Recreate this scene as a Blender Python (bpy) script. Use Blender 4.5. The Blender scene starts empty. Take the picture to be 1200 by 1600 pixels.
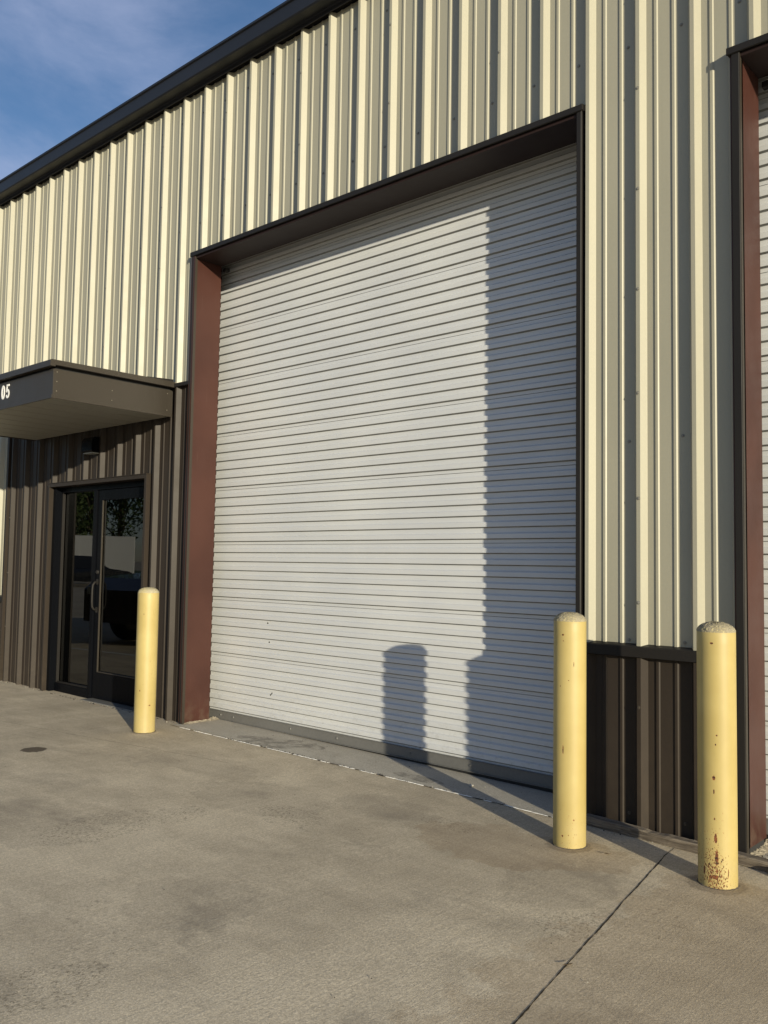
import bpy, bmesh, math, random
from mathutils import Vector, Matrix
R = math.radians
random.seed(7)
scene = bpy.context.scene
COL = scene.collection

# ------------------------------------------------------------------ helpers
def tag(o, label=None, cat=None, group=None, kind=None):
    if label: o['label'] = label
    if cat: o['category'] = cat
    if group: o['group'] = group
    if kind: o['kind'] = kind
    return o

def empty(name, loc=(0, 0, 0), rz=0.0):
    o = bpy.data.objects.new(name, None)
    o.location = loc
    o.rotation_euler = (0, 0, rz)
    o.empty_display_size = 0.2
    COL.objects.link(o)
    return o

class MB:
    """collects shapes into one mesh"""
    def __init__(s):
        s.bm = bmesh.new()
        s.mi = 0
    def face(s, pts, mi=None):
        f = s.bm.faces.new([s.bm.verts.new(p) for p in pts])
        f.material_index = s.mi if mi is None else mi
        return f
    def box(s, x0, x1, y0, y1, z0, z1, bev=0.0, mi=None):
        tb = bmesh.new()
        bmesh.ops.create_cube(tb, size=1)
        for v in tb.verts:
            v.co = Vector(((x0 + x1) / 2 + v.co.x * (x1 - x0), (y0 + y1) / 2 + v.co.y * (y1 - y0), (z0 + z1) / 2 + v.co.z * (z1 - z0)))
        if bev: bmesh.ops.bevel(tb, geom=list(tb.edges), offset=bev, segments=2, affect='EDGES', profile=0.7)
        s.merge(tb, mi)
    def merge(s, tb, mi=None, mat=None):
        if mat is not None: bmesh.ops.transform(tb, matrix=mat, verts=tb.verts)
        for f in tb.faces: f.material_index = s.mi if mi is None else mi
        me = bpy.data.meshes.new('tmp')
        tb.to_mesh(me); tb.free()
        s.bm.from_mesh(me)
        bpy.data.meshes.remove(me)
    def prism(s, poly, axis, a, b, mi=None):
        """poly: 2D list; axis 'x' -> poly is (y,z), 'y' -> (x,z), 'z' -> (x,y)"""
        def P(u, v, w):
            return {'x': (w, u, v), 'y': (u, w, v), 'z': (u, v, w)}[axis]
        tb = bmesh.new()
        va = [tb.verts.new(P(u, v, a)) for u, v in poly]
        vb = [tb.verts.new(P(u, v, b)) for u, v in poly]
        n = len(poly)
        tb.faces.new(va); tb.faces.new(vb[::-1])
        for i in range(n):
            tb.faces.new((va[i], vb[i], vb[(i + 1) % n], va[(i + 1) % n]))
        bmesh.ops.recalc_face_normals(tb, faces=tb.faces)
        s.merge(tb, mi)
    def tube(s, pts, r, seg=10, mi=None):
        tb = bmesh.new()
        rings = []
        pts = [Vector(p) for p in pts]
        for i, p in enumerate(pts):
            d = (pts[min(i + 1, len(pts) - 1)] - pts[max(i - 1, 0)]).normalized()
            a = d.orthogonal().normalized() if i == 0 else (rings_a - d * rings_a.dot(d)).normalized()
            rings_a = a
            b = d.cross(a)
            rr = r[i] if isinstance(r, (list, tuple)) else r
            rings.append([tb.verts.new(p + (a * math.cos(t) + b * math.sin(t)) * rr) for t in [2 * math.pi * k / seg for k in range(seg)]])
        for i in range(len(rings) - 1):
            for k in range(seg):
                f = tb.faces.new((rings[i][k], rings[i][(k + 1) % seg], rings[i + 1][(k + 1) % seg], rings[i + 1][k]))
                f.smooth = True
        tb.faces.new(rings[0][::-1]); tb.faces.new(rings[-1])
        s.merge(tb, mi)
    def lathe(s, prof, seg=48, mi=None, smooth=True, mat=None):
        """prof: (r,z) from bottom to top; open where r>0, pinched where r==0"""
        tb = bmesh.new()
        rings = []
        for r, z in prof:
            if r == 0: rings.append([tb.verts.new((0, 0, z))])
            else: rings.append([tb.verts.new((r * math.cos(2 * math.pi * k / seg), r * math.sin(2 * math.pi * k / seg), z)) for k in range(seg)])
        for a, b in zip(rings[:-1], rings[1:]):
            for k in range(seg):
                q = [a[k % len(a)], a[(k + 1) % len(a)], b[(k + 1) % len(b)], b[k % len(b)]]
                u = []
                for v in q:
                    if v not in u: u.append(v)
                if len(u) > 2:
                    f = tb.faces.new(u); f.smooth = smooth
        s.merge(tb, mi, mat)
    def build(s, name, mat, parent=None, loc=None, smooth=False):
        me = bpy.data.meshes.new(name)
        s.bm.to_mesh(me); s.bm.free()
        mats = mat if isinstance(mat, (list, tuple)) else [mat]
        for m in mats: me.materials.append(m)
        if smooth:
            for p in me.polygons: p.use_smooth = True
        o = bpy.data.objects.new(name, me)
        COL.objects.link(o)
        if parent: o.parent = parent
        if loc: o.location = loc
        return o

def copy_tree(o, parent=None):
    c = o.copy(); COL.objects.link(c); c.parent = parent
    for ch in list(o.children): copy_tree(ch, c)
    return c

# ------------------------------------------------------------------ materials
class NT:
    def __init__(s, name):
        s.m = bpy.data.materials.new(name); s.m.use_nodes = True
        s.t = s.m.node_tree; s.n = s.t.nodes; s.l = s.t.links
        s.b = s.n['Principled BSDF']
        s.tc = s.n.new('ShaderNodeTexCoord')
        s.P = s.tc.outputs['Object']
    def new(s, typ, **kw):
        n = s.n.new(typ)
        for k, v in kw.items(): setattr(n, k, v)
        return n
    def set(s, sock, v):
        if isinstance(v, bpy.types.NodeSocket): s.l.new(v, sock)
        else: sock.default_value = v
    def math(s, op, a, b=0.0, c=0.0, clamp=False):
        n = s.new('ShaderNodeMath', operation=op, use_clamp=clamp)
        s.set(n.inputs[0], a); s.set(n.inputs[1], b); s.set(n.inputs[2], c)
        return n.outputs[0]
    def mapping(s, scale=(1, 1, 1), rot=(0, 0, 0), loc=(0, 0, 0), src=None):
        n = s.new('ShaderNodeMapping')
        s.l.new(src or s.P, n.inputs[0])
        n.inputs['Scale'].default_value = scale; n.inputs['Rotation'].default_value = rot; n.inputs['Location'].default_value = loc
        return n.outputs[0]
    def noise(s, scale, detail=4, rough=0.55, vec=None, dist=0.0):
        n = s.new('ShaderNodeTexNoise')
        s.l.new(vec or s.P, n.inputs['Vector'])
        n.inputs['Scale'].default_value = scale; n.inputs['Detail'].default_value = detail
        n.inputs['Roughness'].default_value = rough; n.inputs['Distortion'].default_value = dist
        return n.outputs['Fac']
    def voro(s, scale, vec=None, feature='F1'):
        n = s.new('ShaderNodeTexVoronoi', feature=feature)
        s.l.new(vec or s.P, n.inputs['Vector']); n.inputs['Scale'].default_value = scale
        return n.outputs['Distance']
    def ramp(s, fac, a, b, lo=0.0, hi=1.0):
        """smooth remap of fac from a..b to lo..hi"""
        n = s.new('ShaderNodeMapRange', interpolation_type='SMOOTHSTEP')
        s.set(n.inputs[0], fac)
        n.inputs[1].default_value = a; n.inputs[2].default_value = b; n.inputs[3].default_value = lo; n.inputs[4].default_value = hi
        return n.outputs[0]
    def mix(s, fac, a, b, mode='MIX'):
        n = s.new('ShaderNodeMix', data_type='RGBA', blend_type=mode)
        s.set(n.inputs[0], fac)
        for k, v in ((6, a), (7, b)):
            if isinstance(v, bpy.types.NodeSocket): s.l.new(v, n.inputs[k])
            else: n.inputs[k].default_value = (*v[:3], 1)
        return n.outputs[2]
    def bump(s, h, strength=0.3, dist=0.01, nrm=None):
        n = s.new('ShaderNodeBump')
        n.inputs['Strength'].default_value = strength; n.inputs['Distance'].default_value = dist
        s.l.new(h, n.inputs['Height'])
        if nrm: s.l.new(nrm, n.inputs['Normal'])
        return n.outputs[0]
    def xyz(s, src=None):
        n = s.new('ShaderNodeSeparateXYZ'); s.l.new(src or s.P, n.inputs[0]); return n.outputs
    def out(s, color=None, rough=None, nrm=None, metal=None, spec=None):
        B = s.b.inputs
        if color is not None:
            if isinstance(color, bpy.types.NodeSocket): s.l.new(color, B['Base Color'])
            else: B['Base Color'].default_value = (*color[:3], 1)
        if rough is not None: s.set(B['Roughness'], rough)
        if nrm is not None: s.l.new(nrm, B['Normal'])
        if metal is not None: B['Metallic'].default_value = metal
        if spec is not None: B['Specular IOR Level'].default_value = spec
        return s.m

def painted_metal(name, col, rough=0.42, var=0.10, can=0.25, spec=0.5, dirt=0.0, dirtcol=(0.2, 0.16, 0.11), streak=0.0, panel=0.0):
    t = NT(name)
    big = t.noise(0.7, 3, 0.5)
    fine = t.noise(60, 3, 0.6)
    f = t.math('ADD', t.math('MULTIPLY', big, 0.7), t.math('MULTIPLY', fine, 0.3))
    d = tuple(c * (1 - var) for c in col); u = tuple(min(1, c * (1 + var)) for c in col)
    c = t.mix(t.ramp(f, 0.3, 0.7), d, u)
    if panel:
        X_, Y_, Z_ = t.xyz()
        wn = t.new('ShaderNodeTexWhiteNoise', noise_dimensions='1D')
        t.l.new(t.math('FLOOR', t.math('DIVIDE', X_, 0.9144)), wn.inputs['W'])
        c = t.mix(t.math('MULTIPLY', wn.outputs['Value'], panel), c, dirtcol)
    if streak:
        sv = t.mapping(scale=(26, 26, 0.7))
        sn = t.noise(1.0, 4, 0.6, sv)
        c = t.mix(t.math('MULTIPLY', t.ramp(sn, 0.55, 0.8), streak), c, dirtcol)
    if dirt:
        X, Y, Z = t.xyz()
        low = t.ramp(Z, 0.75, 0.0)
        dn = t.ramp(t.noise(9, 5, 0.65), 0.35, 0.75)
        c = t.mix(t.math('MULTIPLY', t.math('MULTIPLY', low, dn), dirt), c, dirtcol)
    rr = t.math('ADD', rough - 0.06, t.math('MULTIPLY', t.noise(5, 4), 0.14))
    cv = t.mapping(scale=(5.0, 5.0, 1.6))
    h = t.noise(1.0, 2, 0.45, cv)
    n1 = t.bump(h, can, 0.01)
    n2 = t.bump(t.noise(350, 2), 0.05, 0.002, n1)
    return t.out(c, rr, n2, spec=spec)

M = {}
M['cream'] = painted_metal('cream_painted_steel', (0.332, 0.315, 0.240), 0.45, 0.05, 0.22, streak=0.16, panel=0.10, dirtcol=(0.25, 0.225, 0.165))
M['brown'] = painted_metal('dark_brown_painted_steel', (0.033, 0.026, 0.0205), 0.46, 0.12, 0.22, spec=0.16, dirt=0.3, dirtcol=(0.07, 0.055, 0.04))
M['trim'] = painted_metal('bronze_trim', (0.017, 0.0155, 0.0145), 0.46, 0.12, 0.18, spec=0.18)
M['fascia'] = painted_metal('bronze_fascia', (0.032, 0.0265, 0.020), 0.42, 0.08, 0.30, spec=0.35)
M['gutter'] = painted_metal('charcoal_gutter', (0.013, 0.0145, 0.019), 0.42, 0.10, 0.3, spec=0.35)
M['soffit'] = painted_metal('tan_soffit', (0.26, 0.245, 0.205), 0.5, 0.06, 0.3)
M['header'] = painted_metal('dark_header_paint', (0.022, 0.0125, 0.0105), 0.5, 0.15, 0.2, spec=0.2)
M['aluminium'] = painted_metal('black_anodised_aluminium', (0.004, 0.0045, 0.006), 0.22, 0.1, 0.05, spec=0.04)
M['steel'] = painted_metal('galvanised_bar', (0.14, 0.137, 0.128), 0.45, 0.18, 0.15, streak=0.4, dirtcol=(0.14, 0.12, 0.10))
M['hardware'] = painted_metal('satin_steel_hardware', (0.02, 0.018, 0.016), 0.5, 0.05, 0.02, spec=0.2)
M['rivet'] = painted_metal('bright_rivet', (0.20, 0.18, 0.14), 0.35)
M['rubber'] = NT('black_rubber').out((0.012, 0.012, 0.012), 0.7)
M['dark'] = NT('dark_interior').out((0.02, 0.02, 0.02), 0.9)
M['white'] = NT('white_lettering').out((0.82, 0.82, 0.80), 0.5)

def mat_primer():
    t = NT('red_oxide_primer')
    X, Y, Z = t.xyz()
    a = t.noise(1.4, 3, 0.5)
    v = t.mapping(scale=(40, 40, 2.2))
    scr = t.ramp(t.noise(1.0, 5, 0.7, v), 0.62, 0.72)
    c = t.mix(t.ramp(a, 0.35, 0.65), (0.040, 0.0145, 0.0105), (0.056, 0.0215, 0.0155))
    c = t.mix(t.math('MULTIPLY', scr, 0.22), c, (0.11, 0.07, 0.055))
    spk = t.ramp(t.voro(38), 0.06, 0.02)
    c = t.mix(t.math('MULTIPLY', spk, 0.5), c, (0.02, 0.012, 0.01))
    low = t.math('MULTIPLY', t.ramp(Z, 0.25, 0.0), t.ramp(t.noise(14, 4), 0.35, 0.7))
    c = t.mix(t.math('MULTIPLY', low, 0.5), c, (0.10, 0.07, 0.05))
    n = t.bump(t.noise(1.6, 2), 0.25, 0.02)
    n = t.bump(t.noise(240, 2), 0.10, 0.001, n)
    return t.out(c, t.ramp(t.noise(2.5, 4), 0.3, 0.7, 0.38, 0.58), n, spec=0.3)
M['primer'] = mat_primer()

def spots(t, u, v, lst, warp):
    """soft-edged chips: lst of (u,v,ru,rv). returns mask"""
    acc = None
    for (a, b, ru, rv) in lst:
        du = t.math('DIVIDE', t.math('SUBTRACT', u, a), ru)
        dv = t.math('DIVIDE', t.math('SUBTRACT', v, b), rv)
        d = t.math('ADD', t.math('MULTIPLY', du, du), t.math('MULTIPLY', dv, dv))
        d = t.math('ADD', d, warp)
        m = t.ramp(d, 1.15, 0.85)
        acc = m if acc is None else t.math('MAXIMUM', acc, m)
    return acc

def mat_curtain():
    t = NT('white_roll_up_curtain')
    X, Y, Z = t.xyz()
    a = t.noise(0.9, 4, 0.55)
    c = t.mix(t.ramp(a, 0.3, 0.7), (0.53, 0.54, 0.55), (0.60, 0.605, 0.60))
    sv = t.mapping(scale=(1.4, 1, 34))
    sn = t.ramp(t.noise(1.0, 4, 0.6, sv), 0.45, 0.75)
    c = t.mix(t.math('MULTIPLY', sn, 0.10), c, (0.36, 0.36, 0.35))
    gr = t.math('MULTIPLY', t.ramp(Z, 0.5, 0.05), t.ramp(t.noise(22, 5, 0.7), 0.5, 0.75))
    c = t.mix(t.math('MULTIPLY', gr, 0.4), c, (0.30, 0.28, 0.24))
    spk = t.ramp(t.voro(2.1), 0.018, 0.010)
    c = t.mix(t.math('MULTIPLY', spk, 0.7), c, (0.12, 0.12, 0.12))
    w = t.math('MULTIPLY', t.math('SUBTRACT', t.noise(80, 3), 0.5), 2.0)
    halo = spots(t, X, Z, [(-1.66, 0.852, 0.016, 0.012), (-1.634, 0.697, 0.014, 0.012), (-1.587, 0.281, 0.014, 0.018)], w)
    core = spots(t, X, Z, [(-1.66, 0.852, 0.010, 0.006), (-1.634, 0.697, 0.009, 0.007), (-1.587, 0.281, 0.008, 0.013)], w)
    c = t.mix(t.math('MULTIPLY', halo, 0.6), c, (0.62, 0.62, 0.60))
    c = t.mix(core, c, (0.05, 0.05, 0.045))
    n = t.bump(t.noise(2.2, 3), 0.15, 0.01)
    n = t.bump(t.noise(400, 2), 0.06, 0.001, n)
    return t.out(c, 0.42, n)
M['curtain'] = mat_curtain()

def mat_bollard(name, chips, rust_amt, seed, face_dir, capz):
    """yellow paint, chips down to rusty steel; chips are (angle offset deg from the side seen, height, half width, half height)"""
    t = NT(name)
    X, Y, Z = t.xyz()
    ang = t.math('ARCTAN2', Y, X)
    u = t.math('MULTIPLY', t.math('SUBTRACT', ang, face_dir), 0.083)
    sh = t.mapping(loc=(seed * 3.1, seed, seed * 1.7))
    a = t.noise(3.2, 4, 0.6, sh)
    col = t.mix(t.ramp(a, 0.3, 0.7), (0.385, 0.298, 0.104), (0.445, 0.352, 0.136))
    sv = t.mapping(scale=(22, 22, 1.0), loc=(seed, 0, 0))
    col = t.mix(t.math('MULTIPLY', t.ramp(t.noise(1, 4, 0.6, sv), 0.42, 0.75), 0.32), col, (0.32, 0.26, 0.11))
    low = t.math('MULTIPLY', t.ramp(Z, 0.22, 0.0), t.ramp(t.noise(18, 4, 0.6, sh), 0.3, 0.75))
    col = t.mix(t.math('MULTIPLY', low, 0.35), col, (0.33, 0.27, 0.15))
    # random little chips, more of them near the foot
    cn = t.noise(170, 5, 0.66, t.mapping(scale=(1, 1, 0.55), loc=(seed * 3.1, seed, seed * 1.7)))
    big = t.noise(5.0, 2, 0.5, sh)
    thr = t.math('ADD', cn, t.math('MULTIPLY', t.math('SUBTRACT', big, 0.5), 0.25))
    foot = t.ramp(Z, 0.50, 0.0)
    thr = t.math('ADD', thr, t.math('MULTIPLY', foot, rust_amt))
    front = t.ramp(t.math('ABSOLUTE', t.math('ADD', u, 0.006)), 0.075, 0.02)
    thr = t.math('ADD', thr, t.math('MULTIPLY', t.math('MULTIPLY', front, foot), rust_amt * 0.9))
    chip = t.ramp(thr, 0.775, 0.785)
    stain = t.ramp(thr, 0.68, 0.80)
    w = t.math('MULTIPLY', t.math('SUBTRACT', t.noise(120, 3, 0.6, sh), 0.5), 2.6)
    sp = spots(t, u, Z, chips, w)
    big_sp = spots(t, u, Z, [(a_, b_, c_ * 1.6, d_ * 1.5) for a_, b_, c_, d_ in chips], w)
    chip = t.math('MAXIMUM', chip, sp)
    stain = t.math('MAXIMUM', t.math('MULTIPLY', stain, 0.55), t.math('MULTIPLY', big_sp, 0.25))
    rust = t.mix(t.ramp(t.noise(110, 4), 0.35, 0.65), (0.022, 0.009, 0.006), (0.20, 0.065, 0.02))
    col = t.mix(stain, col, (0.45, 0.29, 0.10))
    col = t.mix(chip, col, rust)
    rough = t.ramp(chip, 0, 1, 0.52, 0.88)
    h = t.math('SUBTRACT', t.math('MULTIPLY', t.noise(40, 3, 0.5, sh), 0.25), chip)
    n = t.bump(h, 0.5, 0.0015)
    n = t.bump(t.noise(7, 3, 0.5, sh), 0.22, 0.006, n)
    return t.out(col, rough, n)

def mat_cap(name, worn):
    t = NT(name)
    v = t.voro(95); n1 = t.noise(120, 4, 0.7)
    m = t.ramp(t.math('ADD', n1, t.math('MULTIPLY', v, 0.25)), 0.50, 0.66)
    c = t.mix(t.ramp(t.noise(8, 3), 0.35, 0.7), (0.52, 0.44, 0.22), (0.47, 0.42, 0.28))
    c = t.mix(t.math('MULTIPLY', m, worn), c, (0.30, 0.26, 0.19))
    dk = t.ramp(t.noise(210, 2), 0.66, 0.74)
    c = t.mix(t.math('MULTIPLY', dk, worn), c, (0.10, 0.085, 0.07))
    n = t.bump(t.math('SUBTRACT', t.noise(130, 5, 0.7), t.math('MULTIPLY', m, 0.4)), 0.9, 0.006)
    return t.out(c, 0.9, n)

PITS = [(-0.25, -1.95, 0.22, 0.34), (-0.15, -1.55, 0.15, 0.18), (1.15, -2.95, 0.16, 0.2), (2.12, -1.30, 0.14, 0.16), (0.3, -1.1, 0.25, 0.12), (1.0, -0.62, 0.2, 0.08)]
def mat_concrete(name, c_lo, c_hi, apron=True):
    t = NT(name)
    X, Y, Z = t.xyz()
    v = t.mapping(rot=(0, 0, R(24)), scale=(1.0, 0.38, 1))
    big = t.noise(0.75, 5, 0.62, v, 0.4)
    mid = t.noise(3.6, 6, 0.68, t.mapping(rot=(0, 0, R(-12)), scale=(0.6, 1.25, 1)), 0.3)
    fine = t.noise(160, 4, 0.75)
    grit = t.noise(430, 2, 0.7)
    f = t.math('ADD', t.math('MULTIPLY', big, 0.55), t.math('MULTIPLY', mid, 0.45))
    c = t.mix(t.ramp(f, 0.36, 0.64), c_lo, c_hi)
    # broom finish, drawn away from the building
    bv = t.mapping(rot=(0, 0, R(-9) if apron else R(30)), scale=(95, 2.4, 1))
    broom = t.noise(1.0, 3, 0.55, bv)
    c = t.mix(t.ramp(broom, 0.3, 0.7, 0.15 if apron else 0.04, 0.0), c, (0.12, 0.10, 0.08))
    c = t.mix(t.ramp(fine, 0.42, 0.60, 0.32, 0.0), c, (0.13, 0.11, 0.085))
    gm = t.noise(95, 3, 0.65, t.mapping(rot=(0, 0, R(-9)), scale=(1.0, 0.75, 1)))
    c = t.mix(t.ramp(gm, 0.35, 0.62, 0.30, 0.0), c, (0.20, 0.165, 0.115))
    c = t.mix(t.ramp(grit, 0.56, 0.68, 0.0, 0.5), c, (0.80, 0.74, 0.62))
    # scattered darker weathering blotches
    bl = t.ramp(t.noise(1.35, 7, 0.72, t.mapping(loc=(3.3, 8.1, 0), scale=(0.8, 1.3, 1)), 0.6), 0.53, 0.66)
    c = t.mix(t.math('MULTIPLY', bl, 0.30), c, (0.22, 0.19, 0.15))
    pm = t.math('MULTIPLY', t.ramp(t.noise(1.1, 3, 0.6, t.mapping(loc=(1, 4, 0))), 0.56, 0.66), t.ramp(t.noise(28, 5, 0.75), 0.55, 0.68))
    c = t.mix(t.math('MULTIPLY', pm, 0.55), c, (0.10, 0.085, 0.065))
    w = t.math('MULTIPLY', t.math('SUBTRACT', t.noise(7, 4, 0.6), 0.5), 2.4)
    w2 = t.math('MULTIPLY', t.math('SUBTRACT', t.noise(30, 4, 0.6), 0.5), 1.2)
    if apron:
        pz = spots(t, X, Y, PITS, w)
        pz = t.math('MULTIPLY', pz, t.ramp(t.noise(85, 5, 0.75, t.mapping(rot=(0, 0, R(24)), scale=(1, 0.7, 1))), 0.52, 0.60))
        c = t.mix(t.math('MULTIPLY', pz, 0.55), c, (0.12, 0.10, 0.07))
        s1 = spots(t, X, Y, [(-2.15, -1.355, 0.085, 0.085)], w2)
        c = t.mix(t.math('MULTIPLY', s1, 0.85), c, (0.055, 0.038, 0.024))
        s2 = spots(t, X, Y, [(-0.1, -1.0, 0.5, 0.28), (-1.0, -0.75, 0.6, 0.2), (0.9, -2.2, 0.30, 0.26), (0.55, -0.62, 0.34, 0.2), (1.85, -0.95, 0.25, 0.35), (-0.6, -2.2, 0.5, 0.3)], w)
        c = t.mix(t.math('MULTIPLY', s2, 0.16), c, (0.12, 0.10, 0.08))
        # rusty wash round the bollards
        s3 = spots(t, X, Y, [(1.72, -0.56, 0.30, 0.22), (2.45, -0.62, 0.3, 0.3), (1.35, -0.72, 0.45, 0.28), (2.6, -1.6, 0.5, 1.3)], w)
        c = t.mix(t.math('MULTIPLY', s3, 0.24), c, (0.27, 0.17, 0.08))
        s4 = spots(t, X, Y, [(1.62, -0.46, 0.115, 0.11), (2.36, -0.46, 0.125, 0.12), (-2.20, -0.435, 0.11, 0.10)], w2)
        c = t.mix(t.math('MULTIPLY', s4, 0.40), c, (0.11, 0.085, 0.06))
    else:
        s1 = spots(t, X, Y, [(-1.25, 0.02, 0.30, 0.12), (-1.0, 0.16, 0.22, 0.10), (0.25, 0.02, 0.2, 0.06)], w)
        c = t.mix(t.math('MULTIPLY', t.math('MULTIPLY', s1, t.ramp(t.noise(11, 5, 0.7), 0.35, 0.62)), 0.6), c, (0.11, 0.10, 0.085))
    h = t.math('ADD', t.math('MULTIPLY', broom, 0.45 if apron else 0.1), t.math('ADD', t.math('MULTIPLY', fine, 0.9), t.math('MULTIPLY', t.math('ADD', t.noise(38, 5, 0.7), gm), 0.8)))
    n = t.bump(h, 0.5 if apron else 0.4, 0.0024)
    n = t.bump(t.noise(2.0, 4, 0.6), 0.3, 0.012, n)
    return t.out(c, 0.88, n, spec=0.3)
M['concrete'] = mat_concrete('broomed_concrete', (0.53, 0.445, 0.315), (0.82, 0.70, 0.505))
M['slab'] = mat_concrete('smooth_concrete', (0.46, 0.43, 0.365), (0.60, 0.56, 0.475), False)

def mat_simple(name, col, rough=0.8, scale=20, var=0.3, bump=0.4, bd=0.004, col2=None):
    t = NT(name)
    c2 = col2 or tuple(c * (1 - var) for c in col)
    c = t.mix(t.ramp(t.noise(scale, 5, 0.65), 0.35, 0.65), c2, col)
    return t.out(c, rough, t.bump(t.noise(scale * 3, 4, 0.65), bump, bd))
M['ledge_shade'] = mat_simple('painted_slat_shade', (0.235, 0.235, 0.22), 0.8, 6, 0.25, 0.1)  # underside shade painted into the colour of slat ledges and seam gaps
M['mortar'] = mat_simple('crumbly_mortar', (0.34, 0.295, 0.22), 0.95, 30, 0.35, 0.9, 0.006)
M['grime'] = mat_simple('packed_grime', (0.035, 0.03, 0.025), 0.95, 60, 0.4)
M['grout'] = mat_simple('dark_grout', (0.16, 0.13, 0.10), 0.95, 60, 0.5)
M['joint_dark'] = NT('joint_shadow_dirt').out((0.05, 0.042, 0.032), 0.95, spec=0.1)
M['pebble'] = mat_simple('pebble', (0.45, 0.42, 0.36), 0.8, 60, 0.4)
M['leaf_litter'] = mat_simple('dead_leaf', (0.13, 0.085, 0.04), 0.8, 80, 0.4)
M['blue_plastic'] = mat_simple('blue_plastic', (0.10, 0.33, 0.55), 0.4, 20, 0.2)
M['sealant'] = mat_simple('white_joint_sealant', (0.86, 0.84, 0.78), 0.7, 12, 0.2)
M['stripe'] = mat_simple('worn_stripe_paint', (0.75, 0.74, 0.70), 0.8, 12, 0.25)
M['bark'] = mat_simple('bark', (0.10, 0.075, 0.05), 0.95, 14, 0.4, 0.8, 0.02)
M['leaf'] = mat_simple('leaf_green', (0.085, 0.13, 0.035), 0.6, 1.2, 0.5)
M['grass'] = mat_simple('grass', (0.07, 0.12, 0.03), 0.9, 8, 0.4)

def mat_wood():
    t = NT('weathered_timber')
    v = t.mapping(scale=(1.3, 42, 42))
    g = t.noise(1.0, 6, 0.7, v, 0.5)
    c = t.mix(t.ramp(g, 0.35, 0.65), (0.075, 0.058, 0.042), (0.25, 0.21, 0.16))
    c = t.mix(t.ramp(t.noise(5, 4), 0.5, 0.7, 0, 0.4), c, (0.07, 0.055, 0.045))
    c = t.mix(t.math('MULTIPLY', t.ramp(t.voro(9), 0.12, 0.05), 0.6), c, (0.035, 0.025, 0.02))
    return t.out(c, 0.88, t.bump(g, 0.8, 0.005))
M['wood'] = mat_wood()

def mat_glass(name='tinted_glass'):
    t = NT(name)
    t.b.inputs['Transmission Weight'].default_value = 1.0
    t.b.inputs['IOR'].default_value = 1.5
    return t.out((0.06, 0.07, 0.065), 0.0)
M['glass'] = mat_glass()
M['lens'] = NT('fixture_lens').out((0.25, 0.25, 0.23), 0.3)

# ------------------------------------------------------------------ world, sun, camera
SUN_AZ = math.atan2(2.23, 1.0)       # from the wall normal (-y) round to +x
SUN_EL = math.atan(0.174)
S = Vector((math.sin(SUN_AZ) * math.cos(SUN_EL), -math.cos(SUN_AZ) * math.cos(SUN_EL), math.sin(SUN_EL)))
w = bpy.data.worlds.new('World'); scene.world = w; w.use_nodes = True
wt = w.node_tree
bg = wt.nodes['Background']
sky = wt.nodes.new('ShaderNodeTexSky'); sky.sky_type = 'NISHITA'; sky.sun_disc = False
sky.sun_elevation = SUN_EL
sky.sun_rotation = math.atan2(S.x, S.y)
sky.altitude = 100; sky.air_density = 1.0; sky.dust_density = 0.3; sky.ozone_density = 3.0
tc = wt.nodes.new('ShaderNodeTexCoord')
mp = wt.nodes.new('ShaderNodeMapping'); mp.inputs['Scale'].default_value = (1.0, 1.6, 3.2); mp.inputs['Rotation'].default_value = (0.2, 0.3, 0.7)
wt.links.new(tc.outputs['Generated'], mp.inputs[0])
nz = wt.nodes.new('ShaderNodeTexNoise'); nz.inputs['Scale'].default_value = 2.3; nz.inputs['Detail'].default_value = 9; nz.inputs['Roughness'].default_value = 0.58; nz.inputs['Distortion'].default_value = 0.35
wt.links.new(mp.outputs[0], nz.inputs['Vector'])
mr = wt.nodes.new('ShaderNodeMapRange'); mr.interpolation_type = 'SMOOTHSTEP'
mr.inputs[1].default_value = 0.36; mr.inputs[2].default_value = 0.70; mr.inputs[3].default_value = 0.0; mr.inputs[4].default_value = 0.55
wt.links.new(nz.outputs['Fac'], mr.inputs[0])
mxw = wt.nodes.new('ShaderNodeMix'); mxw.data_type = 'RGBA'
wt.links.new(mr.outputs[0], mxw.inputs[0]); wt.links.new(sky.outputs[0], mxw.inputs[6]); mxw.inputs[7].default_value = (3.6, 4.1, 5.5, 1)
tint = wt.nodes.new('ShaderNodeMix'); tint.data_type = 'RGBA'; tint.blend_type = 'MULTIPLY'; tint.inputs[0].default_value = 1.0
tint.inputs[7].default_value = (0.97, 0.98, 1.05, 1)
wt.links.new(mxw.outputs[2], tint.inputs[6]); wt.links.new(tint.outputs[2], bg.inputs[0])
bg.inputs[1].default_value = 0.085

sd = bpy.data.lights.new('sun', 'SUN'); sd.energy = 4.3; sd.angle = R(0.53); sd.color = (1.0, 0.905, 0.69)
so = bpy.data.objects.new('sun', sd); COL.objects.link(so)
so.rotation_euler = (-S).to_track_quat('-Z', 'Y').to_euler()
so.location = (20, -10, 10)

cam = bpy.data.cameras.new('camera'); co = bpy.data.objects.new('camera', cam); COL.objects.link(co); scene.camera = co
right = Vector((0.74506058, 0.66681479, 0.01558091)); up = Vector((0.02905421, -0.05578342, 0.99802007)); fwd = Vector((-0.6663637, 0.74313272, 0.0609358))
mt = Matrix((right, up, -fwd)).transposed().to_4x4(); mt.translation = Vector((3.8719, -4.3842, 1.3456))
co.matrix_world = mt
cam.sensor_fit = 'VERTICAL'; cam.sensor_height = 36; cam.lens = 1359.5 / 1600 * 36
cam.clip_start = 0.05; cam.clip_end = 8000
scene.render.resolution_x = 768; scene.render.resolution_y = 1024
scene.view_settings.view_transform = 'Standard'; scene.view_settings.look = 'None'
scene.view_settings.exposure = 0.55; scene.view_settings.gamma = 1

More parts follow.
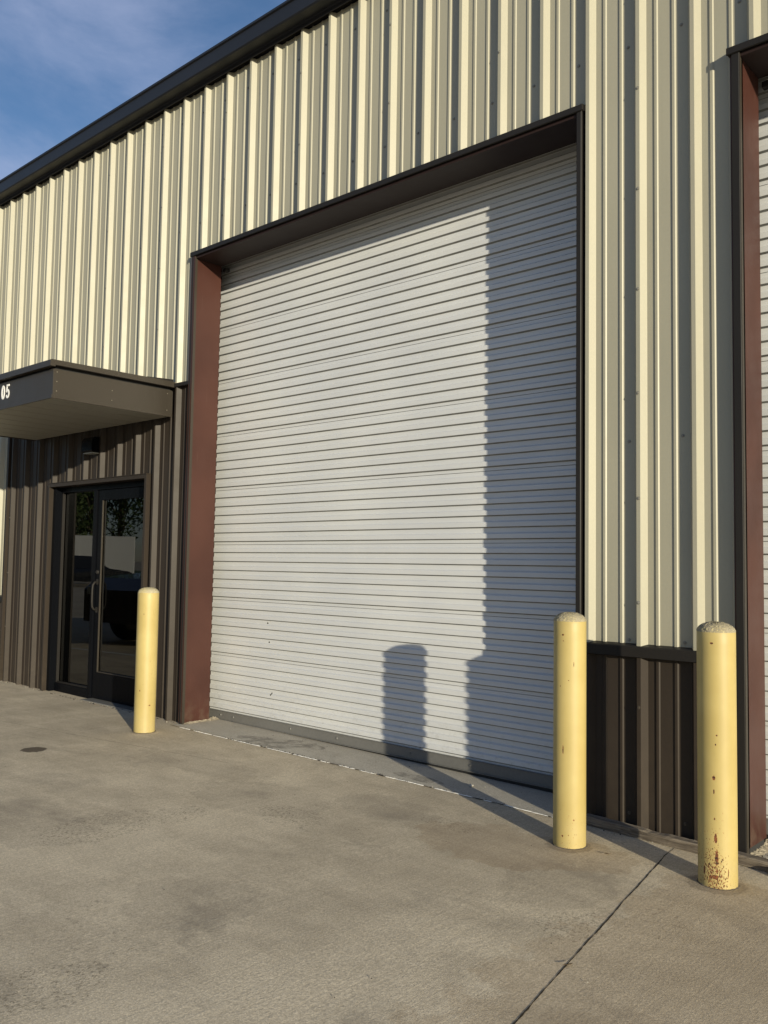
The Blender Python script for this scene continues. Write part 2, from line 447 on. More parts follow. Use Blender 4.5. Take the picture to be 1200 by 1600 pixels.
# ------------------------------------------------------------------ ground
def G(x):
    return -0.0085 * (max(-14, min(12, x)) + 2.3)
xs = [-3000, -14, 12, 3000]
ys = [-3000, -60, 0, 60, 3000]
m = MB()
vv = [[m.bm.verts.new((x, y, G(x))) for y in ys] for x in xs]
for i in range(len(xs) - 1):
    for j in range(len(ys) - 1):
        m.bm.faces.new((vv[i][j], vv[i + 1][j], vv[i + 1][j + 1], vv[i][j + 1]))
tag(m.build('ground', M['concrete']), kind='structure')

def strip(pts, width, dz, jit=0.0, wj=0.3, step=0.03):
    """thin sheet following a polyline on the ground"""
    m = MB(); prev = None
    P = [Vector((x, y)) for x, y in pts]
    out = []
    for a, b in zip(P[:-1], P[1:]):
        n = max(1, int((b - a).length / step))
        for k in range(n): out.append((a.lerp(b, k / n), (b - a).normalized()))
    out.append((P[-1], (P[-1] - P[-2]).normalized()))
    off = 0
    for p, d in out:
        off = off * 0.85 + random.uniform(-jit, jit)
        nrm = Vector((-d.y, d.x)); ww = width * (1 + random.uniform(-wj, wj)) / 2
        a = p + nrm * (off + ww); b = p + nrm * (off - ww)
        va = m.bm.verts.new((a.x, a.y, G(a.x) + dz)); vb = m.bm.verts.new((b.x, b.y, G(b.x) + dz))
        if prev: m.bm.faces.new((prev[0], prev[1], vb, va))
        prev = (va, vb)
    bmesh.ops.recalc_face_normals(m.bm, faces=m.bm.faces)
    return m

# smoother slab inside the two door openings
def slab(x0, x1):
    m = MB()
    n = 40
    for i in range(n):
        a = x0 + (x1 - x0) * i / n; b = x0 + (x1 - x0) * (i + 1) / n
        ya = -0.105 + 0.008 * math.sin(a * 2.1); yb = -0.105 + 0.008 * math.sin(b * 2.1)
        m.face([(a, ya, G(a) + 0.002), (b, yb, G(b) + 0.002), (b, 0.8, G(b) + 0.002), (a, 0.8, G(a) + 0.002)])
    return m
tag(slab(-2.28, 1.47).build('door_slab', M['slab']), kind='structure')
tag(slab(2.33, 6.05).build('door_slab', M['slab']), kind='structure')
# joint between slab and apron: grime with broken white sealant, and the sawn joint running out from the wall
jp = [(-2.28, -0.125), (-1.87, -0.128), (-1.0, -0.112), (0.054, -0.105), (0.94, -0.095), (1.45, -0.108)]
tag(strip(jp, 0.010, 0.0032, 0.0012, 0.6, 0.02).build('joint_grime', M['joint_dark']), kind='structure')
mm = MB()
rnd = random.Random(3)
x = -2.15
while x < 1.45:
    L = rnd.uniform(0.06, 0.45)
    def jy(x):
        for (xa, ya), (xb, yb) in zip(jp[:-1], jp[1:]):
            if xa <= x <= xb: return ya + (yb - ya) * (x - xa) / (xb - xa)
        return jp[-1][1]
    n = max(2, int(L / 0.015)); prev = None
    for k in range(n + 1):
        xx = x + L * k / n; ww = rnd.uniform(0.0026, 0.0052) * (0.4 if k in (0, n) else 1); hh = rnd.uniform(0.002, 0.0045) * (0.3 if k in (0, n) else 1)
        y0 = jy(xx) + rnd.uniform(-0.0012, 0.0012) - 0.002; z0 = G(xx) + 0.0030
        ring = [mm.bm.verts.new((xx, y0 + a * ww, z0 + b * hh)) for a, b in ((-1, 0), (-.75, .75), (0, 1), (.75, .75), (1, 0))]
        if prev:
            for q in range(4): mm.bm.faces.new((prev[q], ring[q], ring[q + 1], prev[q + 1]))
        prev = ring
    x += L + rnd.uniform(0.01, 0.10)
tag(mm.build('joint_sealant', M['sealant']), kind='structure')
tag(strip([(2.016, -0.12), (2.03, -0.26), (2.10, -0.62), (2.289, -1.692), (2.372, -2.14), (2.55, -3.1), (3.0, -5.6), (3.6, -9)], 0.0052, 0.0012, 0.0012, 0.5, 0.025).build('sawn_joint', M['joint_dark']), kind='structure')
tag(strip([(-12, -2.62), (-5.0, -1.35), (-2.28, -0.86), (-0.9, -0.6)], 0.004, 0.0012, 0.0015, 0.5, 0.03).build('hairline_joint', mat_simple('hairline', (0.22, 0.19, 0.15), 0.9)), kind='structure')

# ------------------------------------------------------------------ the warehouse
house = empty('warehouse', (0, 0, 0))
tag(house, 'cream ribbed metal warehouse with brown base, white roll-up doors and a flat bronze canopy', 'warehouse')
PITCH = 0.3048
def siding_profile(x0, x1):
    pts = []
    k0 = int(math.floor(x0 / PITCH)) - 1; k1 = int(math.ceil(x1 / PITCH)) + 1
    for k in range(k0, k1 + 1):
        r = k * PITCH
        pts += [(r - 0.070, 0), (r - 0.046, -0.038), (r - 0.024, -0.038), (r, 0),
                (r + 0.042, 0), (r + 0.0475, -0.0065), (r + 0.0615, -0.0065), (r + 0.067, 0),
                (r + 0.142, 0), (r + 0.1475, -0.0065), (r + 0.1615, -0.0065), (r + 0.167, 0)]
    out = []
    for (xa, ya), (xb, yb) in zip(pts[:-1], pts[1:]):
        if xb <= x0 or xa >= x1: continue
        def at(x): return ya + (yb - ya) * (x - xa) / (xb - xa)
        if not out: out.append((max(x0, xa), at(max(x0, xa))))
        out.append((min(x1, xb), at(min(x1, xb))))
    return out
def siding(m, x0, x1, z0, z1):
    P = siding_profile(x0, x1)
    n = max(1, int((z1 - z0) / 0.6))
    for (xa, ya), (xb, yb) in zip(P[:-1], P[1:]):
        m.face([(xa, ya, z0), (xb, yb, z0), (xb, yb, z1), (xa, ya, z1)])
def screw(m, x, y, z, r=0.0065, mi=1):
    tb = bmesh.new()
    bmesh.ops.create_cone(tb, cap_ends=True, segments=6, radius1=r, radius2=r * 0.85, depth=0.005)
    m.merge(tb, mi, Matrix.Translation((x, y - 0.0035, z)) @ Matrix.Rotation(R(90), 4, 'X'))
    tb = bmesh.new()
    bmesh.ops.create_cone(tb, cap_ends=True, segments=10, radius1=r * 1.5, radius2=r * 1.5, depth=0.0016)
    m.merge(tb, mi, Matrix.Translation((x, y - 0.0008, z)) @ Matrix.Rotation(R(90), 4, 'X'))

ZE = 5.452; ZH = 4.0; ZW = 0.925
EL, ER = -5.61, -2.275                  # brown full-height field round the entrance
D1 = (-2.275, 1.455); D2 = (2.305, 6.035)
OX0, OX1, OZ = -4.668, -2.868, 2.125      # entrance trim outer
m = MB()
siding(m, -14, EL, ZW, ZE); siding(m, EL, ER, 2.89, ZE); siding(m, *D1, ZH - 0.01, ZE); siding(m, D1[1], D2[0], ZW, ZE); siding(m, *D2, ZH - 0.01, ZE); siding(m, D2[1], 12, ZW, ZE)
def covered(x, z):   # is there cream siding here
    if x < EL: return z > 1
    if x < ER: return z > 2.95
    if D1[0] - 0.02 < x < D1[1] + 0.02 or D2[0] - 0.02 < x < D2[1] + 0.02: return z > 4.05
    return z > 0.95
for k in range(-45, 36):
    r = k * PITCH
    if k % 3 == 0:
        for j in range(9):
            z = 1.17 + 0.5630 * j - 0.005
            if z < ZE - 0.05 and covered(r, z): screw(m, r - 0.035 + rnd.uniform(-.002, .002), -0.038, z + rnd.uniform(-.006, .006))
    for z in (0.972, 2.037, 4.262, 5.25):
        if covered(r, z): screw(m, r - 0.108 + rnd.uniform(-.004, .004), 0, z + rnd.uniform(-.006, .006))
        if z == 4.262 and covered(r, z) and k % 3 == 0: pass
m.build('wall_siding', [M['cream'], mat_simple('cream_screw', (0.22, 0.21, 0.18), 0.4, 60, 0.2)], house)
m = MB()
siding(m, -14, EL, -0.08, ZW); siding(m, EL, OX0 + 0.01, -0.08, 2.89); siding(m, OX0 + 0.01, OX1 - 0.01, OZ - 0.01, 2.89); siding(m, OX1 - 0.01, ER, -0.08, 2.89)
siding(m, D1[1], D2[0], -0.12, ZW); siding(m, D2[1], 12, -0.2, ZW)
for k in range(-45, 36):
    r = k * PITCH
    for z in (0.06, 0.62):
        inb = (r < OX0 or OX1 < r < ER or D1[1] < r < D2[0] or r > D2[1])
        if inb and z == 0.06:
            screw(m, r - 0.108, 0, z + rnd.uniform(-.008, .008))
        if inb and z == 0.62 and k % 3 == 0: screw(m, r - 0.035, -0.038, z)
    if k % 3 == 0 and r < OX0:
        screw(m, r - 0.035, -0.038, 1.2); screw(m, r - 0.035, -0.038, 1.8)
m.build('brown_siding', [M['brown'], mat_simple('brown_screw', (0.06, 0.05, 0.04), 0.35, 60, 0.2)], house)

# backing wall and shell, so that nothing shines through
m = MB()
for a, b, z0, z1 in ((-14, OX0 + 0.03, -0.3, 5.44), (OX0 + 0.03, OX1 - 0.03, 2.10, 5.44), (OX1 - 0.03, -2.245, -0.3, 5.44), (-2.245, 1.43, 3.985, 5.44), (1.43, 2.335, -0.3, 5.44), (2.335, 6.01, 3.985, 5.44), (6.01, 12, -0.3, 5.44)):
    m.box(a, b, 0.006, 0.225, z0, z1)
m.build('backing_wall', M['dark'], house)
m = MB()
m.box(-14, -13.8, 0.23, 22, -0.3, 5.5); m.box(11.8, 12, 0.23, 22, -0.3, 5.5); m.box(-14, 12, 21.8, 22, -0.3, 5.5)
m.build('side_wall', M['cream'], house)
m = MB()
m.prism([(0.0, 5.46), (0.0, 5.58), (11, 6.1), (22.1, 5.58), (22.1, 5.46)], 'x', -14.1, 12.1)
m.build('roof', M['gutter'], house)
m = MB(); m.box(-13.8, 11.8, 0.8, 21.8, -0.35, -0.12); m.build('interior_floor', M['dark'], house)

# eave gutter
m = MB()
m.prism([(0.0, 5.475), (-0.05, 5.475), (-0.062, 5.482), (-0.142, 5.490), (-0.152, 5.50), (-0.156, 5.605), (-0.170, 5.612), (-0.170, 5.630), (-0.158, 5.632), (-0.146, 5.618), (0.0, 5.60)], 'x', -14.1, 12.1)
gut = m.build('eave_gutter', M['gutter'], house)
m = MB()
m.prism([(0.002, 5.474), (-0.049, 5.474), (-0.049, 5.449), (-0.058, 5.443), (-0.058, 5.438), (-0.044, 5.445), (-0.0435, 5.468), (0.002, 5.468)], 'x', -14.1, 12.1)
m.build('eave_trim', M['trim'], house)

# horizontal transition trims
def zee(x0, x1, z, h=0.055):
    m = MB()
    m.prism([(0.0, z + 0.012), (-0.040, z + 0.002), (-0.048, z - 0.004), (-0.048, z - h), (-0.040, z - h - 0.004), (-0.040, z - h + 0.002), (0.0, z - h + 0.006)], 'x', x0, x1)
    return m
zee(1.458, 2.302, ZW + 0.012).build('wainscot_trim', M['trim'], house)
zee(-14, EL, ZW + 0.012).build('wainscot_trim', M['trim'], house)
zee(6.04, 12, ZW + 0.012).build('wainscot_trim', M['trim'], house)
zee(EL, ER - 0.003, 2.892, 0.032).build('wainscot_trim', M['trim'], house)
m = MB(); m.box(EL - 0.018, EL + 0.022, -0.046, 0.002, -0.08, 2.89, 0.002)
m.build('corner_trim', M['brown'], house)

# ------------------------------------------------------------------ roll-up doors
DY = 0.352                     # front face of the curtain
def curtain_mesh(x0, x1, z1):
    m = MB()
    prof = []                  # (y,z) from the top down
    sec = 0.480; top_seam = 3.903 + sec
    z = top_seam
    pitch = (sec - 0.017) / 6
    def corr(zt, z_next):
        # zt: bottom edge of a ridge. ledge faces down, then recess, then slope out, then ridge down to z_next
        return [(DY, zt), (DY + 0.001, zt - 0.001), (DY + 0.0145, zt - 0.0085), (DY + 0.016, zt - 0.0105)]
    while z > -0.2:
        # ledges of this section measured from the seam
        led = [0.065 + i * 0.0770 for i in range(6)]
        for i, o in enumerate(led):
            zl = z - o
            if i == 0: prof += [(DY + 0.016, z), (DY + 0.024, z - 0.0008), (DY + 0.024, z - 0.003), (DY + 0.0155, z - 0.0034), (DY + 0.0155, zl + 0.040), (DY + 0.0125, zl + 0.036), (DY + 0.001, zl + 0.029), (DY, zl + 0.027)]
            prof += corr(zl, 0)
            nx = z - led[i + 1] if i < 5 else None
            if nx is not None:
                prof += [(DY + 0.016, nx + 0.0395), (DY + 0.0135, nx + 0.0365), (DY + 0.001, nx + 0.029), (DY, nx + 0.027)]
        z -= sec
    prof = [(y, zz) for y, zz in prof if 0.065 <= zz <= z1]
    prof.append((prof[-1][0], 0.05))
    for (ya, za), (yb, zb) in zip(prof[:-1], prof[1:]):
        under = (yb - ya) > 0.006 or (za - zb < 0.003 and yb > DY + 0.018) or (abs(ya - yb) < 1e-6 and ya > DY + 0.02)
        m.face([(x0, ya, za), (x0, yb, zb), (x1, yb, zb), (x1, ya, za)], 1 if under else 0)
    return m

def garage_bay(dx, label=None):
    xl, xr = -2.235 + dx, 1.423 + dx
    # red channel jambs and header
    m = MB()
    m.box(xl - 0.05, xl, -0.036 if dx else -0.0455, 0.234, 0.03 - 0.02, 3.965, 0.002); m.build('door_jamb', M['primer'], house)
    m = MB()
    m.box(xr + 0.002, xr + 0.028, -0.036, 0.234, -0.05, 3.965, 0.002); m.build('door_jamb', M['primer'], house)
    m = MB()
    m.box(xl - 0.05, xr + 0.05, -0.036, 0.234, 3.966, 4.0, 0.0); m.build('door_header', M['trim'], house)
    # bronze trims: L profile with a folded lip
    for s, xi in ((-1, xl), (1, xr)):
        xo = xi + s * 0.040 if s < 0 else xi + 0.032
        a, b = min(xi, xo), max(xi, xo)
        if s < 0 and dx == 0: b -= 0.018
        m = MB()
        m.prism([(a - (0.0 if s > 0 else 0), 0.002), (a, -0.044), (a + 0.003, -0.047), (b - 0.003, -0.047), (b, -0.044), (b, 0.002)], 'z', -0.09 + (0.075 if dx == 0 and s < 0 else 0), 3.972)
        m.build('jamb_trim', M['trim'], house)
    # thin bent edge of the trim returning over the jamb
    m = MB(); m.box(xl - 0.0005, xl + 0.0022, -0.046, -0.020, 0.0 if dx == 0 else -0.06, 3.965); m.build('trim_lip', M['fascia'], house)
    m = MB()
    x0, x1 = xl - 0.062, xr + 0.040
    m.prism([(0.0, 4.012), (-0.052, 4.004), (-0.056, 4.000), (-0.056, 3.968), (-0.050, 3.964), (-0.050, 3.9725), (-0.004, 3.9725), (0.0, 3.975)], 'x', x0, x1)
    m.build('header_trim', M['trim'], house)
    # soffit of the opening, just under the channel
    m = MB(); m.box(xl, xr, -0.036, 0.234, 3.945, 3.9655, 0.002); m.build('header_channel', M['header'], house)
    # curtain
    cx0, cx1 = xl - 0.20, xr + 0.16
    root = curtain_mesh(cx0, cx1, 4.25).build('roll_up_door', [M['curtain'], M['ledge_shade']], house)
    if label: root['label'] = label
    gz = G(xl) ; gz1 = G(xr)
    # bottom bar follows level curtain, astragal fills to the floor
    m = MB()
    m.prism([(DY - 0.012, 0.070), (DY + 0.03, 0.070), (DY + 0.03, -0.0), (DY - 0.012, -0.0)], 'x', cx0, cx1)
    m.prism([(DY - 0.018, 0.0745), (DY + 0.002, 0.0745), (DY + 0.002, 0.0705), (DY - 0.018, 0.0705)], 'x', cx0, cx1)
    m.prism([(DY - 0.026, 0.0), (DY - 0.0125, 0.0), (DY - 0.0125, 0.004), (DY - 0.026, 0.004)], 'x', cx0, cx1)
    for xx in [xl + 0.02, xl + 0.19] + [xl + 0.19 + 0.62 * i + (0.1 if i % 2 else 0) for i in range(1, 6)]:
        tb = bmesh.new(); bmesh.ops.create_cone(tb, cap_ends=True, segments=14, radius1=0.009, radius2=0.006, depth=0.006)
        m.merge(tb, None, Matrix.Translation((xx, DY - 0.015, 0.04)) @ Matrix.Rotation(R(90), 4, 'X'))
    m.build('bottom_bar', M['steel'], root)
    m = MB()
    m.prism([(DY - 0.008, 0.0005), (DY + 0.025, 0.0005), (DY + 0.025, -0.08), (DY - 0.004, -0.08)], 'x', cx0, cx1)
    m.build('rubber_seal', M['rubber'], root)
    for a in (xl - 0.215, xr + 0.10):
        m = MB(); m.box(a, a + 0.045, DY - 0.012, DY + 0.06, -0.06, 4.2, 0.003); m.build('guide_rail', M['trim'], root)
    # weather seal and lintel angle over the curtain, and a small guide stop in the upper left corner
    m = MB(); m.box(xl + 0.012, xl + 0.055, 0.24, 0.285, 3.895, 3.93, 0.012); m.build('guide_stop', M['trim'], root)
    # closed box behind so no daylight gets in round the curtain
    m = MB()
    m.box(cx0 - 0.1, cx1 + 0.1, 0.43, 0.45, -0.2, 4.6)
    m.box(cx0 - 0.12, cx0 - 0.1, 0.226, 0.45, -0.2, 4.6); m.box(cx1 + 0.1, cx1 + 0.12, 0.226, 0.45, -0.2, 4.6); m.box(cx0 - 0.1, cx1 + 0.1, 0.226, 0.43, 4.58, 4.6)
    m.build('back_box', M['dark'], house)
    # crumbly mortar under the jambs
    for xa in (xl, xr):
        m = MB(); r2 = random.Random(int(xa * 100) + 5)
        sx = 1 if xa == xl else -1
        nx_, ny_ = 9, 46; g = []
        for a in range(nx_):
            row = []
            for b_ in range(ny_):
                u_ = a / (nx_ - 1); v_ = b_ / (ny_ - 1)
                edge = max(0.0, 1 - (u_ ** 1.5)) * min(1, 6 * v_ + 0.15)
                row.append(m.bm.verts.new((xa + sx * (-0.03 + 0.062 * u_ + r2.uniform(-.003, .003)), -0.040 + 0.36 * v_, G(xa) + 0.003 + 0.022 * edge * r2.uniform(0.45, 1.0))))
            g.append(row)
        for a in range(nx_ - 1):
            for b_ in range(ny_ - 1): m.bm.faces.new((g[a][b_], g[a + 1][b_], g[a + 1][b_ + 1], g[a][b_ + 1]))
        bmesh.ops.recalc_face_normals(m.bm, faces=m.bm.faces)
        m.build('mortar_bed', M['mortar'], house)
garage_bay(0.0, 'white corrugated roll-up door crossed by bollard shadows')
garage_bay(4.58, 'white corrugated roll-up door cut off by the right edge')

# ------------------------------------------------------------------ entrance
m = MB()
y0 = -0.047
m.box(OX0, OX0 + 0.030, y0, 0.0, -0.05, OZ, 0.002)
m.box(OX1 - 0.034, OX1, y0, 0.10, -0.05, OZ, 0.002)
m.box(OX0 + 0.031, OX1 - 0.035, y0, 0.10, OZ - 0.036, OZ, 0.002)
m.box(OX0 - 0.004, OX1 + 0.004, y0 - 0.006, 0.004, OZ + 0.0005, OZ + 0.007, 0.001)
m.build('doorway_trim', M['brown'], house)
FX0, FX1, FZ = -4.637, -2.904, 2.086
m = MB(); Y0, Y1 = 0.06, 0.17
m.box(FX0, FX0 + 0.05, 0.001, Y1, -0.04, FZ, 0.003); m.box(FX1 - 0.05, FX1, Y0, Y1, -0.04, FZ, 0.003)
m.box(FX0 + 0.0505, FX1 - 0.0505, Y0, Y1, FZ - 0.05, FZ, 0.003)
m.box(-3.945, -3.895, Y0, Y1, -0.04, FZ - 0.0505, 0.003)
m.box(FX0 + 0.0505, -3.9455, Y0 - 0.004, Y1, -0.02, 0.10, 0.004)
sf = m.build('storefront_frame', M['aluminium'], house)
m = MB(); m.box(-3.8945, FX1 - 0.0505, -0.03, Y1, -0.02, 0.020, 0.004); m.build('threshold', M['steel'], sf)
m = MB(); m.box(FX0 + 0.0505, -3.9455, 0.105, 0.111, 0.1005, FZ - 0.0505); m.build('glass_pane', M['glass'], sf)
m = MB(); m.box(FX0 + 0.052, FX0 + 0.066, 0.070, 0.10, 0.105, FZ - 0.055, 0.002); m.box(FX0 + 0.0665, -3.947, 0.075, 0.10, 0.101, 0.118, 0.002); m.build('glazing_bead', M['trim'], sf)
door = None
DX0, DX1, DZ0, DZ1 = -3.892, -2.957, 0.025, FZ - 0.053
m = MB(); ya, yb = 0.075, 0.12
m.box(DX0, DX0 + 0.085, ya, yb, DZ0, DZ1, 0.003); m.box(DX1 - 0.085, DX1, ya, yb, DZ0, DZ1, 0.003)
m.box(DX0 + 0.0855, DX1 - 0.0855, ya, yb, DZ1 - 0.10, DZ1, 0.003); m.box(DX0 + 0.0855, DX1 - 0.0855, ya, yb, DZ0, DZ0 + 0.25, 0.003)
door = m.build('entrance_door', M['aluminium'], house)
m = MB(); m.box(DX0 + 0.0855, DX1 - 0.0855, 0.094, 0.100, DZ0 + 0.2505, DZ1 - 0.1005); m.build('glass_pane', M['glass'], door)
m = MB()
gx0, gx1, gz0, gz1 = DX0 + 0.0855, DX1 - 0.0855, DZ0 + 0.2505, DZ1 - 0.1005
m.box(gx0, gx0 + 0.010, 0.073, 0.088, gz0, gz1, 0.002); m.box(gx0 + 0.0105, gx1, 0.073, 0.088, gz0, gz0 + 0.010, 0.002)
m.build('glazing_bead', M['fascia'], door)
m = MB()
hx = DX0 + 0.045
m.tube([(hx, ya - 0.001, 0.87), (hx, ya - 0.030, 0.875), (hx, ya - 0.048, 0.90), (hx, ya - 0.052, 0.95), (hx, ya - 0.052, 1.06), (hx, ya - 0.048, 1.11), (hx, ya - 0.030, 1.135), (hx, ya - 0.001, 1.14)], 0.0095, 12)
m.box(hx - 0.018, hx + 0.018, ya - 0.006, ya - 0.0005, 0.845, 0.895, 0.002); m.box(hx - 0.018, hx + 0.018, ya - 0.006, ya - 0.0005, 1.115, 1.165, 0.002)
m.build('pull_handle', M['hardware'], door)
m = MB(); tb = bmesh.new(); bmesh.ops.create_cone(tb, cap_ends=True, segments=20, radius1=0.021, radius2=0.017, depth=0.014)
m.merge(tb, None, Matrix.Translation((hx, ya - 0.007, 1.235)) @ Matrix.Rotation(R(90), 4, 'X')); m.box(hx - 0.002, hx + 0.002, ya - 0.016, ya - 0.0142, 1.227, 1.243)
m.build('lock_cylinder', M['hardware'], door)
for z in (1.80, 0.18):
    m = MB(); m.tube([(DX1 + 0.002, ya - 0.010, z), (DX1 + 0.002, ya - 0.010, z + 0.115)], 0.008, 10); m.build('hinge', M['steel'], door)
m = MB(); m.box(DX1 - 0.11, DX1 - 0.06, ya - 0.002, ya - 0.0002, 0.20, 0.225); m.build('door_sticker', M['soffit'], door)

# wall pack light over the door
m = MB()
m.prism([(0.0, 2.54), (-0.095, 2.525), (-0.115, 2.49), (-0.115, 2.395), (-0.105, 2.382), (0.0, 2.382)], 'x', -3.90, -3.71)
wl = m.build('wall_light', M['aluminium'], house)
m = MB(); m.box(-3.888, -3.722, -0.100, -0.02, 2.372, 2.3818, 0.002); m.build('light_lens', M['lens'], wl)

# canopy
CX0, CX1, CY, CZ0, CZ1 = -4.985, -2.522, -1.13, 2.60, 2.885
m = MB()
m.box(CX0, CX1, CY, -0.040, CZ0 + 0.02, CZ1 - 0.052, 0.0015)
can = m.build('canopy', M['fascia'], house)
m = MB()
o = 0.045
for pr, ax, a, b in (([(CY - o, CZ1 - 0.040), (CY - o, CZ1 + 0.004), (CY - o + 0.01, CZ1 + 0.012), (-0.036, CZ1 + 0.02), (-0.036, CZ1 - 0.028), (CY - 0.002, CZ1 - 0.028), (CY - 0.002, CZ1 - 0.040)], 'x', CX0 - o, CX1 + o * 0.8),):
    m.prism(pr, ax, a, b)
m.build('cap_flashing', M['fascia'], can)
m = MB(); m.box(CX0 + 0.03, CX1 - 0.03, CY + 0.03, -0.041, CZ1 - 0.0515, CZ1 - 0.0285); m.build('reveal', M['rubber'], can)
m = MB()   # folded lip along the foot of the fascia
m.box(CX0 - 0.008, CX1 + 0.008, CY - 0.012, CY - 0.0005, CZ0, CZ0 + 0.030, 0.002)
m.box(CX1 + 0.0005, CX1 + 0.010, CY + 0.0005, -0.0405, CZ0, CZ0 + 0.030, 0.002)
m.box(CX0 - 0.010, CX0 - 0.0005, CY + 0.0005, -0.0405, CZ0, CZ0 + 0.030, 0.002)
m.build('fascia_lip', M['fascia'], can)
m = MB()
n = 9
for i in range(n):
    a = CX0 + 0.004 + (CX1 - CX0 - 0.008) * i / n; b = CX0 + 0.004 + (CX1 - CX0 - 0.008) * (i + 1) / n - 0.012
    m.box(a, b, CY + 0.004, -0.042, CZ0 + 0.008, CZ0 + 0.0195, 0.001)
m.build('soffit', M['soffit'], can)
for (y_, z, rr_) in ((CY + 0.03, CZ0 + 0.06, .0045), (CY + 0.03, CZ0 + 0.135, .0045), (CY + 0.03, CZ0 + 0.21, .0045), (-0.09, CZ0 + 0.055, .004), (-0.62, CZ0 + 0.06, .004), (-0.62, CZ0 + 0.14, .004), (-0.09, CZ0 + 0.20, .004)):
    m = MB(); tb = bmesh.new(); bmesh.ops.create_icosphere(tb, subdivisions=2, radius=rr_)
    m.merge(tb, None, Matrix.Translation((CX1 + 0.001, y_, z))); m.build('rivet', M['rivet'], can)
# counterflashing where the canopy meets the wall
m = MB()
m.prism([(-0.30, CZ1 + 0.014), (-0.30, CZ1 + 0.028), (-0.042, CZ1 + 0.045), (-0.042, CZ1 + 0.022)], 'x', CX1 - 0.02, CX1 + 0.014)
m.prism([(-0.12, CZ1 + 0.0185), (-0.12, CZ1 + 0.022), (-0.042, CZ1 + 0.034), (-0.042, CZ1 + 0.0205)], 'x', CX0, CX1 - 0.021)
m.build('wall_flashing', M['trim'], can)
# house number
def stroke(m, pts, w_, y0_, y1_, ox):
    n_ = len(pts); L_ = []; R_ = []
    for k in range(n_):
        a = Vector(pts[max(0, k - 1)]); b = Vector(pts[min(n_ - 1, k + 1)]); d = (b - a).normalized(); q = Vector((-d.y, d.x)) * w_ / 2
        p = Vector(pts[k]); L_.append(p + q); R_.append(p - q)
    for k in range(n_ - 1):
        poly = [L_[k], L_[k + 1], R_[k + 1], R_[k]]
        f_ = [(p.x + ox, y0_, p.y) for p in poly]; g_ = [(p.x + ox, y1_, p.y) for p in poly]
        m.face(f_); m.face(g_[::-1])
        for q in range(4): m.face([f_[q], g_[q], g_[(q + 1) % 4], f_[(q + 1) % 4]])
H_, W_ = 0.118, 0.062
zb = 2.688
def arc(cx, cz, rx, rz, a0, a1, n_=14): return [(cx + rx * math.cos(R(a0 + (a1 - a0) * k / n_)), cz + rz * math.sin(R(a0 + (a1 - a0) * k / n_))) for k in range(n_ + 1)]
m = MB(); stroke(m, arc(W_ / 2, H_ / 2, W_ / 2 - .009, H_ / 2 - .008, 90, 450, 32), 0.017, CY - 0.004, CY - 0.0005, 0); m.build('house_number', M['white'], can, loc=(-3.406, 0, zb))
m = MB()
stroke(m, [(W_ - .004, H_ - .008), (.010, H_ - .008)], 0.016, CY - 0.004, CY - 0.0005, 0)
stroke(m, [(.017, H_ - .016), (.0105, H_ * .50)], 0.015, CY - 0.0038, CY - 0.0005, 0)
stroke(m, arc(W_ / 2 - .001, H_ * .335, W_ / 2 - .009, H_ * .335 - .008, 152, -160, 22), 0.016, CY - 0.0036, CY - 0.0005, 0)
m.build('house_number', M['white'], can, loc=(-3.322, 0, zb))

# ------------------------------------------------------------------ bollards
CAM = Vector((3.8719, -4.3842))
def bollard(name_label, x, y, h, r, chips, rust, seed, worn, tilt=(0, 0)):
    b = empty('bollard', (x, y, G(x)))
    b.rotation_euler = (R(tilt[0]), R(tilt[1]), 0)
    tag(b, name_label, 'bollard', 'yellow steel bollards in front of the wall')
    fd = math.atan2(CAM.y - y, CAM.x - x)
    body = MB()
    hb = h - 0.040
    prof = [(r, -0.05)] + [(r, hb * i / 20) for i in range(21)] + [(r - 0.001, hb + 0.002), (r - 0.006, hb + 0.003), (0, hb + 0.003)]
    body.lathe(prof, 64)
    body.build('steel_pipe', mat_bollard('bollard_paint_%d' % seed, chips, rust, seed, fd, hb), b)
    cap = MB()
    cr = r - 0.0005
    cap.lathe([(cr, hb - 0.001), (cr * 0.995, hb + 0.006), (cr * 0.93, hb + 0.017), (cr * 0.82, hb + 0.027), (cr * 0.66, hb + 0.035), (cr * 0.45, hb + 0.041), (cr * 0.22, hb + 0.044), (0, hb + 0.045)], 64)
    c = cap.build('concrete_cap', mat_cap('bollard_cap_%d' % seed, worn), b)
    rr = random.Random(seed)
    bm2 = bmesh.new(); bm2.from_mesh(c.data)
    bmesh.ops.subdivide_edges(bm2, edges=bm2.edges[:], cuts=1)
    for v in bm2.verts:
        if v.co.z > hb + 0.004: v.co += v.normal * rr.uniform(-0.0022, 0.0022) * (0.4 + worn)
    bm2.to_mesh(c.data); bm2.free()
    # rough grout ring at the foot
    g = MB()
    n = 60; prev = None; first = None
    for i in range(n):
        a = 2 * math.pi * i / n; ro = r + rr.uniform(0.003, 0.009)
        p = (g.bm.verts.new((math.cos(a) * (r - 0.002), math.sin(a) * (r - 0.002), rr.uniform(0.002, 0.004))), g.bm.verts.new((math.cos(a) * ro, math.sin(a) * ro, 0.0006)))
        if prev: g.bm.faces.new((prev[0], prev[1], p[1], p[0]))
        else: first = p
        prev = p
    g.bm.faces.new((prev[0], prev[1], first[1], first[0]))
    bmesh.ops.recalc_face_normals(g.bm, faces=g.bm.faces)
    g.build('grout_ring', M['grout'], b)
    return b
